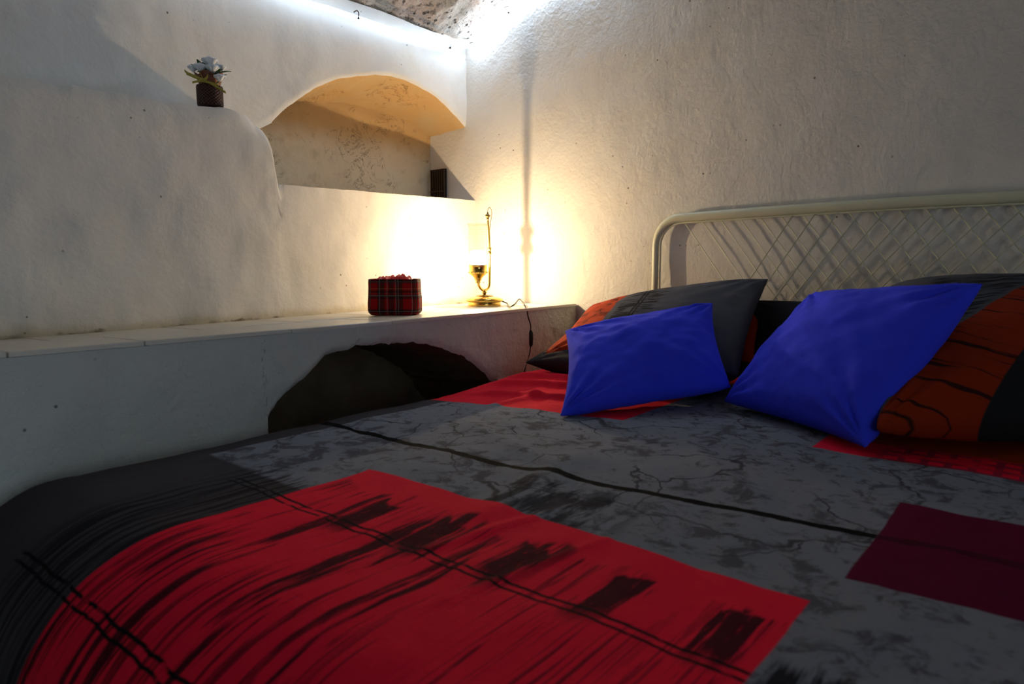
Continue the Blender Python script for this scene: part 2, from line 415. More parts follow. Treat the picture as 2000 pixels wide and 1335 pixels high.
# ------------------------------------------------------------------ left wall (lower face, ledge, sill, upper wall, niche shell)
parts = []
n = len(BL); nv = 36
def lower(i, j):
    x, z1 = BL[i]; z0 = .80; t = j/(nv-1); z = z0+(z1-z0)*t
    y = yw(x)+wav(x, z)
    dz = z1-z
    if x < xj+.01 : y += .006*max(0, 1-dz/.012)**2+ (.05*max(0, 1-dz/.06)**2)*sm(x, .93, 1.03)*(1-sm(x, xj-.012, xj+.002))
    return (x, y, z)
v = [lower(i, j) for i in range(n) for j in range(nv)]
f = [(i*nv+j, (i+1)*nv+j, (i+1)*nv+j+1, i*nv+j+1) for i in range(n-1) for j in range(nv-1)]
parts.append((v, f))
# top strip going back
nk = 10
def back(i, k):
    x, z = BL[i]; x0, y0, z0 = lower(i, nv-1)
    ye = yu(x)+.03 if x < xj-.05 else NB+.02
    t = k/(nk-1); y = y0+(ye-y0)*t
    rise = .004*fb(x*12, y*12, 9) if 0 < k else 0
    return (x+(0), y, z0+rise+(.006 if x < xj-.08 else 0)*math.sin(min(1, t*3)*PI/2))
v = [back(i, k) for i in range(n) for k in range(nk)]
f = [(i*nk+j, (i+1)*nk+j, (i+1)*nk+j+1, i*nk+j+1) for i in range(n-1) for j in range(nk-1)]
parts.append((v, f))
# upper wall: columns from ledge / arch to vault
cols = [(x, z-.03) for x, z in BL if x < 1.015]+AR
cols = [(x, z) for x, z in cols if x <= 2.02]
nv2 = 30
CEIL = [(-1.6000, 1.6984), (0.9000, 1.7884), (1.3573, 1.8184), (1.4384, 1.8220), (1.5883, 1.8207), (1.6948, 1.8197), (1.8028, 1.8257), (1.9185, 1.8470), (2.0089, 1.8662), (2.0500, 1.8692)]
def ztw(x): return interp(CEIL, x)
def upper(i, j):
    x, z0 = cols[i]; z1 = ztw(x)+.012; t = j/(nv2-1); z = z0+(z1-z0)*t
    y = yu(x)+wav(x, z, 4)
    if x > AR[0][0]: y += .005*max(0, 1-(z-z0)/.012)**2
    return (x, y, z)
v = [upper(i, j) for i in range(len(cols)) for j in range(nv2)]
f = [(i*nv2+j, (i+1)*nv2+j, (i+1)*nv2+j+1, i*nv2+j+1) for i in range(len(cols)-1) for j in range(nv2-1)]
parts.append((v, f))
V, F = join(*parts)
wl = mesh('wall_left', V, F, M['plaster']); tag(wl, 'white plastered cave wall with a raised ledge and arched niche', kind='structure')
# niche interior, part of the wall
i0 = next(i for i, c in enumerate(cols) if c[0] >= AR[0][0]-1e-6)
A2 = list(range(i0, len(cols)))
def soff(i, k):
    x, y, z = upper(A2[i], 0); t = k/11
    return (x, y+(NB+.02-y)*t, z-.055*t*math.sin(PI*min(1, max(0, (x-1.13)/.95)))+.004*fb(x*9, t*4, 2)*(k > 0))
v = [soff(i, k) for i in range(len(A2)) for k in range(12)]
f = [(i*12+j, (i+1)*12+j, (i+1)*12+j+1, i*12+j+1) for i in range(len(A2)-1) for j in range(11)]
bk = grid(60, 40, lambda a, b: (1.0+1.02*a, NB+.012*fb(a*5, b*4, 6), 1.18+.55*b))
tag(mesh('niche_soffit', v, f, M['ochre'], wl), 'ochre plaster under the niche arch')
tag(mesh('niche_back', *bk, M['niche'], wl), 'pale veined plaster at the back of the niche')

# ------------------------------------------------------------------ right wall
def rw(a, b):
    y = -1.7+3.82*a; z = (ztop(y)+.03)*b
    return (2.0+.006*fb(y*1.5, z*1.5, 11, 3)+.0025*fb(y*8, z*8, 13, 3), y, z)
v, f = grid(150, 90, rw)
tag(mesh('wall_right', v, [q[::-1] for q in f], M['plaster_right']), kind='structure')
# ceiling vault
def cl(a, b):
    x = -1.6+3.64*a; y = 1.99-3.7*b; t = b
    z = ztop(y)+(ztw(x)-1.865)*max(0, 1-b*2)
    z += (.026*abs(fb(x*5, y*5, 21, 5))+.010*fb(x*22, y*22, 5, 3))*(1 if y < 1.9 else .3)
    return (x, y, z)
v, f = grid(260, 260, cl)
tag(mesh('ceiling', v, f, M['stone']), kind='structure')
v, f = grid(12, 12, lambda a, b: (-1.6+3.7*a, -1.7+3.9*b, 0)); tag(mesh('floor', v, f, M['floor']), kind='structure')

# unseen walls behind the camera, doorway added to let in fill light
def wbox(name, boxes):
    V, F = join(*[box(*b) for b in boxes]); tag(mesh(name, V, F, M['brown_wall'], smooth=False), kind='structure')
wbox('wall_back', [((-1.7, -1.80, 0), (-1.2, -1.68, 2.6)), ((.30, -1.80, 0), (2.1, -1.68, 2.6)), ((-1.2, -1.80, 2.0), (.30, -1.68, 2.6))])
wbox('wall_end', [((-1.75, -1.8, 0), (-1.58, 2.1, 2.6))])
# ------------------------------------------------------------------ masonry shelf
sh = empty('masonry_shelf', (1.2, 1.3, 0)); tag(sh, 'long built-in plaster shelf topped with pale tiles, dark arched recess below', 'shelf')
UA = [(-1.6, .0), (.60, .0), (.66, .35), (.74, .55), (0.7323, 0.6679), (0.7500, 0.6989), (0.7663, 0.7177), (0.7977, 0.7411), (0.8364, 0.7622), (0.8701, 0.7872), (0.8910, 0.8053), (0.9257, 0.8086), (0.9765, 0.8166), (1.0555, 0.8153), (1.1412, 0.8112), (1.2150, 0.7992), (1.2738, 0.7829), (1.3359, 0.7613), (1.4052, 0.7262), (1.4546, 0.6919), (1.4984, 0.6586), (1.60, .55), (1.66, .35), (1.70, .0), (2.02, .0)]
UA2 = []
for x, z in resample(UA, .008):
    UA2.append((x+(.0015*fb(x*20, z*20, 31) if .6 < x < 1.58 else 0), z+(.004*fb(x*30, z*30, 33)+.003*fb(x*80, z*80, 35) if .3 < z else 0)))
UA2 = [p for i, p in enumerate(UA2)]
nv3 = 26
def fw(i, j):
    x, z0 = UA2[i]; z1 = .862; t = j/(nv3-1); z = z0+(z1-z0)*t
    y = yf(x)+(.004*fb(x*3, z*3, 41, 3)+.003*fb(x*11, z*11, 43, 4))*min(1, (z1-z)*30)
    if .7 < x < 1.65: y += .010*max(0, 1-(z-z0)/.02)**2
    return Vector((x, y, z))
v = [fw(i, j) for i in range(len(UA2)) for j in range(nv3)]
f = [(i*nv3+j, (i+1)*nv3+j, (i+1)*nv3+j+1, i*nv3+j+1) for i in range(len(UA2)-1) for j in range(nv3-1)]
tp = grid(80, 4, lambda a, b: (-1.6+3.62*a, yf(-1.6+3.62*a)+(.012+.5*b), .8620-.012*b))
fr_ = grid(80, 2, lambda a, b: (-1.6+3.62*a, yf(-1.6+3.62*a)+.014*b, .862))
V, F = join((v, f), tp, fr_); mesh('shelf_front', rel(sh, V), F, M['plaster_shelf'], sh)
ii = [i for i, p in enumerate(UA2) if .60 <= p[0] <= 1.70]
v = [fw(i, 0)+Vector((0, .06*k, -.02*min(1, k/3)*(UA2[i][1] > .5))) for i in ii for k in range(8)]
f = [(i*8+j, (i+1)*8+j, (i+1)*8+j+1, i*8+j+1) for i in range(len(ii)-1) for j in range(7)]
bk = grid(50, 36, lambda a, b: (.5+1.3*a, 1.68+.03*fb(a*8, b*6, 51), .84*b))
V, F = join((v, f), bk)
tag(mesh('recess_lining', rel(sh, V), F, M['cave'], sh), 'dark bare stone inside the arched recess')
# tiles
random.seed(4)
def tile(x0, x1, r0, r1):
    g_ = .0016; e = random.uniform(-.0007, .0007)
    def yy(x, r): return yf(x)-.004 if r == 0 else (yf(x)+.19 if r == 1 else yw(x)+.03)
    def q(x, r, sgn): return yy(x, r)+(g_*sgn if r == 1 else 0)
    xs = (x0+g_, x1-g_)
    base = [(xs[0], q(xs[0], r0, 1)), (xs[1], q(xs[1], r0, 1)), (xs[1], q(xs[1], r1, -1)), (xs[0], q(xs[0], r1, -1))]
    cx = sum(p[0] for p in base)/4; cy = sum(p[1] for p in base)/4; ch = .0015
    v = []
    for (ins, dz) in ((0, -.0085), (0, -.0015), (ch, 0)):
        for (x, y) in base:
            x_ = x+(ins if x < cx else -ins); y_ = y+(ins if y < cy else -ins); v.append((x_, y_, zs(x, y)+dz+e))
    f = [(3, 2, 1, 0), (8, 9, 10, 11)]+[(r*4+k, r*4+(k+1) % 4, r*4+4+(k+1) % 4, r*4+4+k) for r in (0, 1) for k in range(4)]
    mesh('tile', rel(sh, v), f, M['tile'], sh, smooth=False)
xs = [-1.6, -1.3, -1.0, -.70, -.40, -.10, .10, .305, .505, .80, 1.08, 1.355, 1.62, 1.995]
for a, b in zip(xs, xs[1:]): tile(a, b, 0, 1)
xs = [-1.6, -1.2, -.9, -.6, -.3, .0, .20, .42, .70, .95, 1.22, 1.50, 1.76, 1.995]
for a, b in zip(xs, xs[1:]): tile(a, b, 1, 2)

# ------------------------------------------------------------------ bed
bed = empty('bed', (1.1, .25, 0)); tag(bed, 'double bed with cream tubular metal headboard against the right wall', 'bed')
HX = 1.972; Y0 = 1.036; Y1 = -.55; ZT = 1.149; RB = .085; R_T = .0138
Pp = [(HX, Y0, .0), (HX, Y0, .5), (HX, Y0, ZT-RB)]+[(HX, Y0-RB+RB*math.cos(a), ZT-RB+RB*math.sin(a)) for a in [PI/2*k/8 for k in range(1, 9)]]
Pp += [(HX, Y0-RB-(Y0-Y1-2*RB)*k/10, ZT+.011*math.sin(PI*k/10)) for k in range(1, 10)]
Pp += [(HX, Y1+RB-RB*math.cos(PI/2*k/8+PI/2)*-1*-1, 0) for k in []]
Pp += [(HX, Y1+RB+RB*math.cos(a), ZT-RB+RB*math.sin(a)) for a in [PI/2+PI/2*k/8 for k in range(0, 9)]]+[(HX, Y1, .5), (HX, Y1, 0)]
v, f = tube(Pp, [.0105+.0033*sm(p[2], ZT-.08, ZT) for p in Pp], 16); mesh('headboard_tube', rel(bed, v), f, M['bedpaint'], bed)
# inner rod
ri = .0030; o_ = .0165
Pi = [(HX, Y0-o_, .62), (HX, Y0-o_, ZT-RB)]+[(HX, Y0-RB+(RB-o_)*math.cos(a), ZT-RB+(RB-o_)*math.sin(a)) for a in [PI/2*k/8 for k in range(1, 9)]]
Pi += [(HX, Y0-RB-(Y0-Y1-2*RB)*k/10, ZT-o_+.011*math.sin(PI*k/10)) for k in range(1, 10)]
Pi += [(HX, Y1+RB+(RB-o_)*math.cos(a), ZT-RB+(RB-o_)*math.sin(a)) for a in [PI/2+PI/2*k/8 for k in range(0, 9)]]+[(HX, Y1+o_, .62)]
v, f = tube(Pi, ri, 8); mesh('inner_rod', rel(bed, v), f, M['bedpaint'], bed)
v, f = tube([(HX, Y0-o_, .62), (HX, Y1+o_, .62)], .009, 10); mesh('lower_rail', rel(bed, v), f, M['bedpaint'], bed)
# diagonal wires
Ztop = ZT-o_; Zb = .622
A_Y = [0.9403, 0.8823, 0.8243, 0.7662, 0.7082, 0.6502, 0.5922, 0.5342, 0.4761, 0.4181, 0.3601, 0.3021, 0.2441, 0.1861, 0.128, 0.07, 0.012, -0.046, -0.104]
B_Y = [0.6182, 0.5601, 0.5021, 0.4441, 0.3861, 0.3281, 0.27, 0.212, 0.154, 0.096, 0.038, -0.0201, -0.0781, -0.1361, -0.1941, -0.2521, -0.3101, -0.3682, -0.4262, -0.4842]
SLOPE = 0.86
def wire(yt, sgn, dx):
    Ztop = ZT-o_+.011*math.sin(PI*max(0, min(1, (Y0-RB-yt)/(Y0-Y1-2*RB))))
    SLOPE = .75 if sgn < 0 else .64+.26*sm((.61-yt)/.45, 0, 1)
    # sgn -1: goes down towards -Y ; +1: down towards +Y
    pts = [(HX+dx, yt, Ztop)]; y2 = yt+sgn*(Ztop-Zb)*SLOPE; z2 = Zb
    lim = Y0-o_ if sgn > 0 else Y1+o_
    if (sgn > 0 and y2 > lim) or (sgn < 0 and y2 < lim):
        z2 = Ztop-abs(lim-yt)/SLOPE; y2 = lim
    pts.append((HX+dx, y2, z2)); v, f = tube(pts, .0016, 6); mesh('wire', rel(bed, v), f, M['wire'], bed)
for y in A_Y: wire(y, -1, .0017)
for y in B_Y: wire(y, +1, -.0017)
# frame and legs
def bar(name, a, b, m=M['bedpaint']):
    v, f = box(a, b); o = mesh(name, rel(bed, v), f, m, bed, smooth=False)
    md = o.modifiers.new('b', 'BEVEL'); md.width = .006; md.segments = 2; return o
bar('side_rail', (.28, .985, .26), (1.96, 1.036, .34)); bar('side_rail', (.28, -.55, .26), (1.96, -.515, .34)); bar('foot_rail', (.25, -.55, .26), (.285, 1.02, .34))
for y in (.99, -.52):
    v, f = tube([(.30, y, 0), (.30, y, .30)], .018, 12); mesh('leg', rel(bed, v), f, M['bedpaint'], bed)
for k in range(10):
    x = .36+k*.165; bar('slat', (x, -.51, .325), (x+.07, .98, .345))
mt = bar('mattress', (.285, -.52, .348), (1.905, .99, .605), M['mattress']); mt.modifiers['b'].width = .05; mt.modifiers['b'].segments = 5
# duvet
def ztopbed(s, t):
    z = .678+.004*fb(s*3, t*3, 61, 3)+.0022*fb(s*9, t*12, 63, 3)
    z += .006*sm(s, .5, .9)*sm(t, .2, .6)
    z += .022*sm(s, 1.30, 1.55)*sm(t, .95, .6)*0
    # creases
    def ridge(a, b, w, h):
        A = Vector((a[0], a[1])); B = Vector((b[0], b[1])); p = Vector((s, t)); d = B-A; L = d.length; k = (p-A).dot(d)/L/L
        dist = abs((p-A).x*d.y-(p-A).y*d.x)/L
        return h*math.exp(-(dist/w)**2)*sm(k, -.1, .15)*(1-sm(k, .85, 1.1))
    z += ridge((.74, .50), (.50, .56), .008, .003)+ridge((.70, .40), (.42, .46), .007, .0028)+ridge((.95, .62), (.60, .56), .03, .006)
    z += ridge((1.15, .55), (.9, .30), .02, .006)+ridge((1.0, .95), (.85, .6), .025, .005)
    z += ridge((1.22, 1.12), (1.36, .80), .014, .012)+ridge((1.33, 1.16), (1.44, .86), .014, .014)+ridge((1.14, 1.0), (1.32, .98), .013, .008)+ridge((1.42, 1.16), (1.52, .9), .016, .014)
    z += .022*sm(s, 1.15, 1.5)*sm(t, .80, 1.05)
    return z
def duvet_pt(s, t):
    s0 = .37; t0 = 1.165; t1 = -.60
    ds = max(0, s0-s); dt = max(0, t-t0); dm = max(0, t1-t)
    sy = 1 if dt > 0 else -1; dd = dt if dt > 0 else dm
    d = math.hypot(ds, dd)
    sb = max(s, s0); tb = min(max(t, t1), t0)
    z = ztopbed(max(s, .2), t)
    if d < 1e-6: return (s, t, z)
    cs, sn = ds/d, dd/d
    R = math.sqrt((cs*.19)**2+(sn*.06)**2)
    if cs*sn > 0: R += .25*cs*sn*.19
    if d < R*PI/2: o = R*math.sin(d/R); dr = R*(1-math.cos(d/R))
    else: o = R; dr = R+(d-R*PI/2)
    fl = .012*math.sin(s*17+t*17)*sm(dr, .12, .4)*(cs*cs)
    o += fl
    return (sb-cs*o, tb+sy*sn*o, max(.12, z-dr))
ns_, nt_ = 330, 420
S0, S1, T0, T1 = -.06, 1.90, -.95, 1.50
uvs = [(S0+(S1-S0)*i/(ns_-1), T0+(T1-T0)*j/(nt_-1)) for i in range(ns_) for j in range(nt_)]
v = [duvet_pt(*q) for q in uvs]
f = [(i*nt_+j, (i+1)*nt_+j, (i+1)*nt_+j+1, i*nt_+j+1) for i in range(ns_-1) for j in range(nt_-1)]
dv = mesh('duvet', v, f, M['duvet'], None, uv=uvs)
tag(dv, 'duvet printed with red, grey, charcoal and purple blocks and black brush strokes', 'duvet')
dmd = dv.modifiers.new('thick', 'SOLIDIFY'); dmd.thickness = .02; dmd.offset = -1

# ------------------------------------------------------------------ cushions and pillows
def pillow(name, c, T, mat, label, cat, seed, pinch=.05, wr=.004, n=64, ex=.42, group=None, parent=None, sag=0., ear=.0, edgew=.0, top=None):
    bl, br, tr, tl = [Vector(p) for p in c]
    N = ((br-bl).cross(tl-bl)+(tr-tl).cross(tr-br)).normalized()
    ctr = (bl+br+tr+tl)/4
    V = []; UV = []
    for side in (1, -1):
        for i in range(n):
            for j in range(n):
                a = -1+2*i/(n-1); b = -1+2*j/(n-1)
                a = math.sin(a*PI/2)*.55+a*.45; b = math.sin(b*PI/2)*.55+b*.45
                pa = a*(1-pinch*(1-b*b)); pb = b*(1-(top if top is not None and b > 0 else pinch)*(1-a*a))
                u = (pa+1)/2; w = (pb+1)/2
                p = bl*(1-u)*(1-w)+br*u*(1-w)+tr*u*w+tl*(1-u)*w
                h = ((1-a*a)*(1-b*b))**ex
                k = fb(u*3+seed, w*3, seed, 3)*.6+fb(u*9, w*9+seed, seed, 2)*.25
                # pull folds from the corners
                fold = 0
                for (ca, cb) in ((-1, -1), (1, -1), (1, 1), (-1, 1)):
                    dx, dy = a-ca, b-cb; r = math.hypot(dx, dy)+1e-4; th = math.atan2(dy, dx)
                    fold += math.sin(th*15+seed+ca*2+cb)*math.exp(-r*2.3)*min(1, r*4)
                edge = min(1, (1-abs(a))*8)*min(1, (1-abs(b))*8)
                disp = T*h*side+side*edge*(wr*fold*1.3+wr*2.2*k)
                p = p+N*disp+Vector((0, 0, -sag))*(1-a*a)*(1-b*b)
                p += N*edgew*math.sin(u*9+w*7+seed)*(1-edge)
                V.append(p); UV.append((u, w))
    F = []
    for sd in (0, 1):
        o = sd*n*n
        for i in range(n-1):
            for j in range(n-1):
                q = (o+i*n+j, o+(i+1)*n+j, o+(i+1)*n+j+1, o+i*n+j+1); F.append(q if sd == 0 else q[::-1])
    me_o = mesh(name, [p-ctr for p in V], F, mat, None, uv=UV)
    bm = bmesh.new(); bm.from_mesh(me_o.data); bmesh.ops.remove_doubles(bm, verts=bm.verts, dist=1e-5); bm.to_mesh(me_o.data); bm.free()
    me_o.location = ctr
    if parent: me_o.parent = parent; me_o.location = ctr-parent.location
    else: tag(me_o, label, cat, group)
    return me_o
# left blue: bl, br, tr, tl
pillow('cushion', ((1.1430, 0.8121, 0.6900), (1.4817, 0.5830, 0.7300), (1.6600, 0.7087, 0.9071), (1.4200, 0.9951, 0.8369)), .062, M['blue'],
       'blue square cotton cushion nearer the brass lamp, at the left of the two', 'cushion', 1.3, pinch=.07, wr=.0062)
pillow('cushion', ((1.2722, 0.2609, 0.6900), (1.4700, 0.1281, 0.9693), (1.7000, 0.4790, 0.9350), (1.4589, 0.5892, 0.7000)), .070, M['blue'],
       'large tilted blue cotton cushion resting against the orange printed pillow', 'cushion', 4.1, pinch=.06, wr=.0066)
p3 = pillow('pillow', ((1.50, 1.13, .745), (1.56, .60, .745), (1.8800, 0.6483, 0.9710), (1.8000, 1.1536, 0.8765)), .060, M['p_left'],
       'slate grey pillow with orange end leaning behind the left blue cushion', 'pillow', 7.7, pinch=.03, wr=.0035, edgew=.006)
pillow('pillow_back', ((1.66, 1.0, .80), (1.67, .60, .76), (1.8950, 0.6584, 0.8878), (1.90, 1.0, .90)), .030, M['p_orange'], None, None, 2.2, parent=p3)['label'] = 'orange cloth bulging past the grey flap'
pillow('pillow', ((1.47, 1.165, .735), (1.48, .62, .725), (1.86, .62, .755), (1.86, 1.165, .800)), .056, M['p_dark'],
       'dark charcoal pillow lying flat under the grey and orange one', 'pillow', 9.4, pinch=.04)
pillow('pillow', ((1.76, .72, .72), (1.76, .16, .72), (1.885, .16, .905), (1.885, .72, .905)), .035, M['p_black'],
       'near-black pillow standing against the headboard between the blue cushions', 'pillow', 5.9, pinch=.02, wr=.002, ex=.3)
pillow('pillow', ((1.2711, 0.2450, 0.7250), (1.5003, -0.0997, 0.7250), (1.8200, -0.0559, 0.9286), (1.8000, 0.3610, 0.9374)), .080, M['p_right'],
       'large orange and grey printed pillow with black streaks, at the far right', 'pillow', 3.6, top=-.24, pinch=.02, wr=.0045, ex=.36)

# ------------------------------------------------------------------ lamp
LB = Vector((1.763, 1.577, zs(1.763, 1.577))); bx_, px_ = 1.731-1.763, 1.790-1.763
lamp = empty('table_lamp', LB); tag(lamp, 'lit brass table lamp with ribbed glass chimney, in the corner of the shelf', 'lamp')
v, f = lathe([(0, 0), (.056, 0), (.057, .002), (.0565, .013), (.055, .015), (.062, .016), (.0655, .020), (.064, .025), (.056, .029), (.036, .033), (.026, .034), (.020, .037), (.010, .039), (0, .040)], 40)
mesh('base', v, f, M['brass'], lamp)
v, f = lathe([(0, .0335), (.032, .0325), (.033, .0335), (.026, .0375), (0, .0405)], 28); mesh('base_plate', v, f, M['brass_dark'], lamp)
v, f = lathe([(.0, .038), (.0055, .038), (.0055, .043), (.009, .045), (.009, .049), (.006, .051), (.006, .057), (0, .058)], 20); mesh('stem', v, f, M['brass'], lamp)
U = [(bx_, 0, .088), (bx_+.001, 0, .080), (bx_+.006, 0, .068), (bx_+.018, 0, .058), (0, 0, .0545), (px_-.010, 0, .059), (px_-.002, 0, .070), (px_, 0, .088), (px_+.001, 0, .14)]
v, f = tube(catmull(U, 6), .0045, 12); mesh('arm', v, f, M['brass'], lamp)
PT = catmull([(px_+.001, 0, .135), (px_+.001, 0, .190), (px_-.002, 0, .25), (px_-.008, 0, .298)], 6)
v, f = tube(PT, .0037, 12); mesh('pole', v, f, M['brass'], lamp)
v, f = lathe([(0, -.011), (.006, -.011), (.0075, -.009), (.0072, -.004), (.0050, -.002), (.0050, .002), (.0072, .004), (.0075, .009), (.006, .011), (0, .011)], 16, (px_+.0005, 0, .190))
mesh('collar', v, f, M['brass'], lamp)
v, f = lathe([(0, 0), (.004, 0), (.005, .005), (.0035, .008), (.0075, .012), (.008, .016), (.005, .020), (.0025, .022), (.0035, .026), (0, .028)], 14, (px_-.008, 0, .294))
k2 = lathe([(0, -.012), (.003, -.011), (.0045, -.008), (.003, -.004), (.003, .004), (.0045, .008), (.003, .011), (0, .012)], 10)
k2 = ([(px_-.008+p[2], p[1], .309+p[0]) for p in k2[0]], k2[1])
V, F = join((v, f), k2); mesh('finial', V, F, M['brass_dark'], lamp)
H = catmull([(px_-.008, 0, .318), (px_-.006, 0, .332), (px_+.002, 0, .338), (px_+.011, 0, .330), (px_+.012, 0, .312), (px_+.006, 0, .285), (px_+.001, 0, .255), (px_+.0005, 0, .235)], 6)
v, f = tube(H, .0011, 6); mesh('hook_wire', v, f, M['brass_dark'], lamp)
# cup
v, f = lathe([(0, .080), (.0085, .080), (.0095, .083), (.0075, .086), (.0105, .089), (.014, .097), (.020, .104), (.0285, .110), (.0325, .115), (.033, .119), (.0305, .121), (.031, .138), (.0325, .141), (.031, .142), (.0295, .140), (.027, .126), (.0, .122)], 36, (bx_, 0, 0))
mesh('burner_cup', v, f, M['brass'], lamp)
for k in range(14):
    a = 2*PI*k/14; c_ = (bx_+.0315*math.cos(a), .0315*math.sin(a), .117)
    v, f = lathe([(0, -.0035), (.003, -.001), (.003, .001), (0, .0035)], 6, c_)
    mesh('bead', v, f, M['brass_dark'], lamp)
# chimney
n = 120; prof = [(.0285, .130), (.0295, .142), (.0305, .17), (.0305, .21), (.030, .258), (.0305, .271), (.034, .279), (.0355, .2805)]
v, f = lathe(prof, n, (bx_, 0, 0), .012)
uvc = [((k/n), (z-.13)/.1505) for (r, z) in prof for k in range(n)]
mesh('glass_chimney', v, f, M['glass'], lamp, uv=uvc)
v, f = lathe([(0, .124), (.012, .126), (.016, .132), (.0235, .139), (.0265, .148), (.0270, .162), (.0265, .178), (.024, .187), (.012, .191), (0, .1915)], 24, (bx_, 0, 0))
mesh('bulb', v, f, M['bulb'], lamp)
ld = bpy.data.lights.new('lamp_light', 'POINT'); ld.energy = LAMP_W; ld.color = (1, .74, .44); ld.shadow_soft_size = .0035
lo = bpy.data.objects.new('lamp_light', ld); COL.objects.link(lo); lo.parent = lamp; lo.location = (bx_, 0, .178)
# cord with switch
cordp = [(LB.x+.030, LB.y-.045, LB.z+.020), (1.8260, 1.5284, 0.8722), (1.6451, 1.3665, 0.8740), (1.6135, 1.3200, 0.8850), (1.8600, 1.5008, 0.8861), (1.7081, 1.3635, 0.8860), (1.6791, 1.3300, 0.8738), (1.6743, 1.3200, 0.8616), (1.6821, 1.3200, 0.8403), (1.6952, 1.3220, 0.8168), (1.6953, 1.3220, 0.7973)]
c1 = catmull(cordp, 6); v, f = tube(c1, .0023, 8); cd = mesh('cord', rel(lamp, v), f, M['black'], lamp); cd['label'] = 'thin black cord draped over the shelf edge'
c2 = catmull([(1.6956, 1.3220, 0.7516), (1.6904, 1.3220, 0.7260), (1.6774, 1.3220, 0.7012), (1.6620, 1.3180, 0.6772), (1.6419, 1.3080, 0.6435), (1.6332, 1.3050, 0.5724), (1.6386, 1.3050, 0.4736)], 6)
v, f = tube(c2, .0023, 8); mesh('cord', rel(lamp, v), f, M['black'], lamp)
sa = Vector((1.6953, 1.3220, 0.8005)); sb_ = Vector((1.6956, 1.3220, 0.7467))
sp = [sa+(sb_-sa)*k for k in (0, .06, .18, .5, .82, .94, 1)]
v, f = tube(sp, [.003, .006, .0085, .009, .0085, .006, .003], 12); sw_ = mesh('inline_switch', rel(lamp, v), f, M['black'], lamp)

# ------------------------------------------------------------------ tartan box
BX = Vector((1.2607, 1.4593, 0.8680)); ang = math.radians(39.5-90)
tb = empty('fabric_box', BX, ang); tag(tb, 'small red tartan cloth box filled with crumpled red fabric, left of the lamp', 'box')
def boxpt(u, z, ins=0.):  # u 0..4 around
    k = int(u) % 4; t = u-int(u); hx, hy = .068-ins, .052-ins
    c = [(-1, -1), (1, -1), (1, 1), (-1, 1)]
    a = c[k]; b = c[(k+1) % 4]
    x = a[0]+(b[0]-a[0])*t; y = a[1]+(b[1]-a[1])*t
    r = (abs(x)**7+abs(y)**7)**(-1/7.)
    sc = 1-.035*sm(z, .0, .02)*0 + .035*(1-abs(2*z/.1-.55)) - .10*max(0, 1-z/.010)**2
    return (x*r*hx*sc+.0012*fb(u*3, z*40, 71), y*r*hy*sc, z)
HB = .097
v = []; f = []; uvb = []; nu = 80; zz = [0, .003, .008, .015, .03, .045, .06, .075, .088, HB]
rows = [(z, 0.) for z in zz]+[(HB+.001, .002), (HB-.004, .004), (HB-.03, .004)]
for (z, ins) in rows:
    for k in range(nu):
        u = 4*k/nu; v.append(boxpt(u, z, ins)); tt = u-int(u); uvb.append((min(tt, 1), z/HB))
for i in range(len(rows)-1):
    for k in range(nu): f.append((i*nu+k, i*nu+(k+1) % nu, (i+1)*nu+(k+1) % nu, (i+1)*nu+k))
f.append(tuple(range(nu))[::-1])
mesh('box_shell', v, f, M['tartan'], tb, uv=uvb)
def cr(a, b):
    x = (a-.5)*.120; y = (b-.5)*.088; ed = min(1, 6*min(a, 1-a))*min(1, 6*min(b, 1-b))
    return (x, y, .080+.022*ed+.014*ed*fb(x*38, y*38, 5, 3)+.006*fb(x*90, y*90, 8, 2))
v, f = grid(48, 40, cr); mesh('crumpled_filling', v, f, M['redsatin'], tb)

# ------------------------------------------------------------------ flower pot on the ledge
PZ = interp([(p[0], p[1]) for p in BL], .90)
pot = empty('flower_pot', Vector((0.8836, 1.7100, 1.4014))-Vector((0, 0, .002))); tag(pot, 'small brown woven pot of white flowers with yellow raffia, on the upper ledge', 'flower pot')
v, f = lathe([(0, 0), (.030, 0), (.031, .003), (.0312, .044), (.0305, .048), (.028, .048), (.028, .030), (0, .030)], 40)
uvp = [(k/40, i) for i, z in enumerate((0, 0, .003, .045, .05, .05, .03, .03)) for k in range(40)]
uvp = [(k/40, z*12) for z in (0, 0, .003, .044, .048, .048, .03, .03) for k in range(40)]
mesh('woven_pot', v, f, M['rattan'], pot, uv=uvp)
v = []; f = []
for i, (r, z) in enumerate([(.022, .030), (.023, .046), (.027, .060), (.034, .074), (.0345, .075)]):
    for k in range(28):
        a = 2*PI*k/28; rr = r*(1+.07*math.sin(a*7)*i/4); v.append((rr*math.cos(a), rr*math.sin(a), z+.005*math.sin(a*5)*i/4))
f = [(i*28+k, i*28+(k+1) % 28, (i+1)*28+(k+1) % 28, (i+1)*28+k) for i in range(4) for k in range(28)]
mesh('paper_wrap', v, f, M['amber'], pot)
def strip(P, w, up):
    v = []; f = []
    P = catmull(P, 6)
    for p in P: v += [p-Vector(up)*w/2, p+Vector(up)*w/2]
    for i in range(len(P)-1): f.append((2*i, 2*i+2, 2*i+3, 2*i+1))
    return v, f
rx = Vector((.636, -.772, 0)); fx = Vector((-.772, -.636, 0))
def L(a, z, d=.032): return rx*a+fx*d+Vector((0, 0, z))
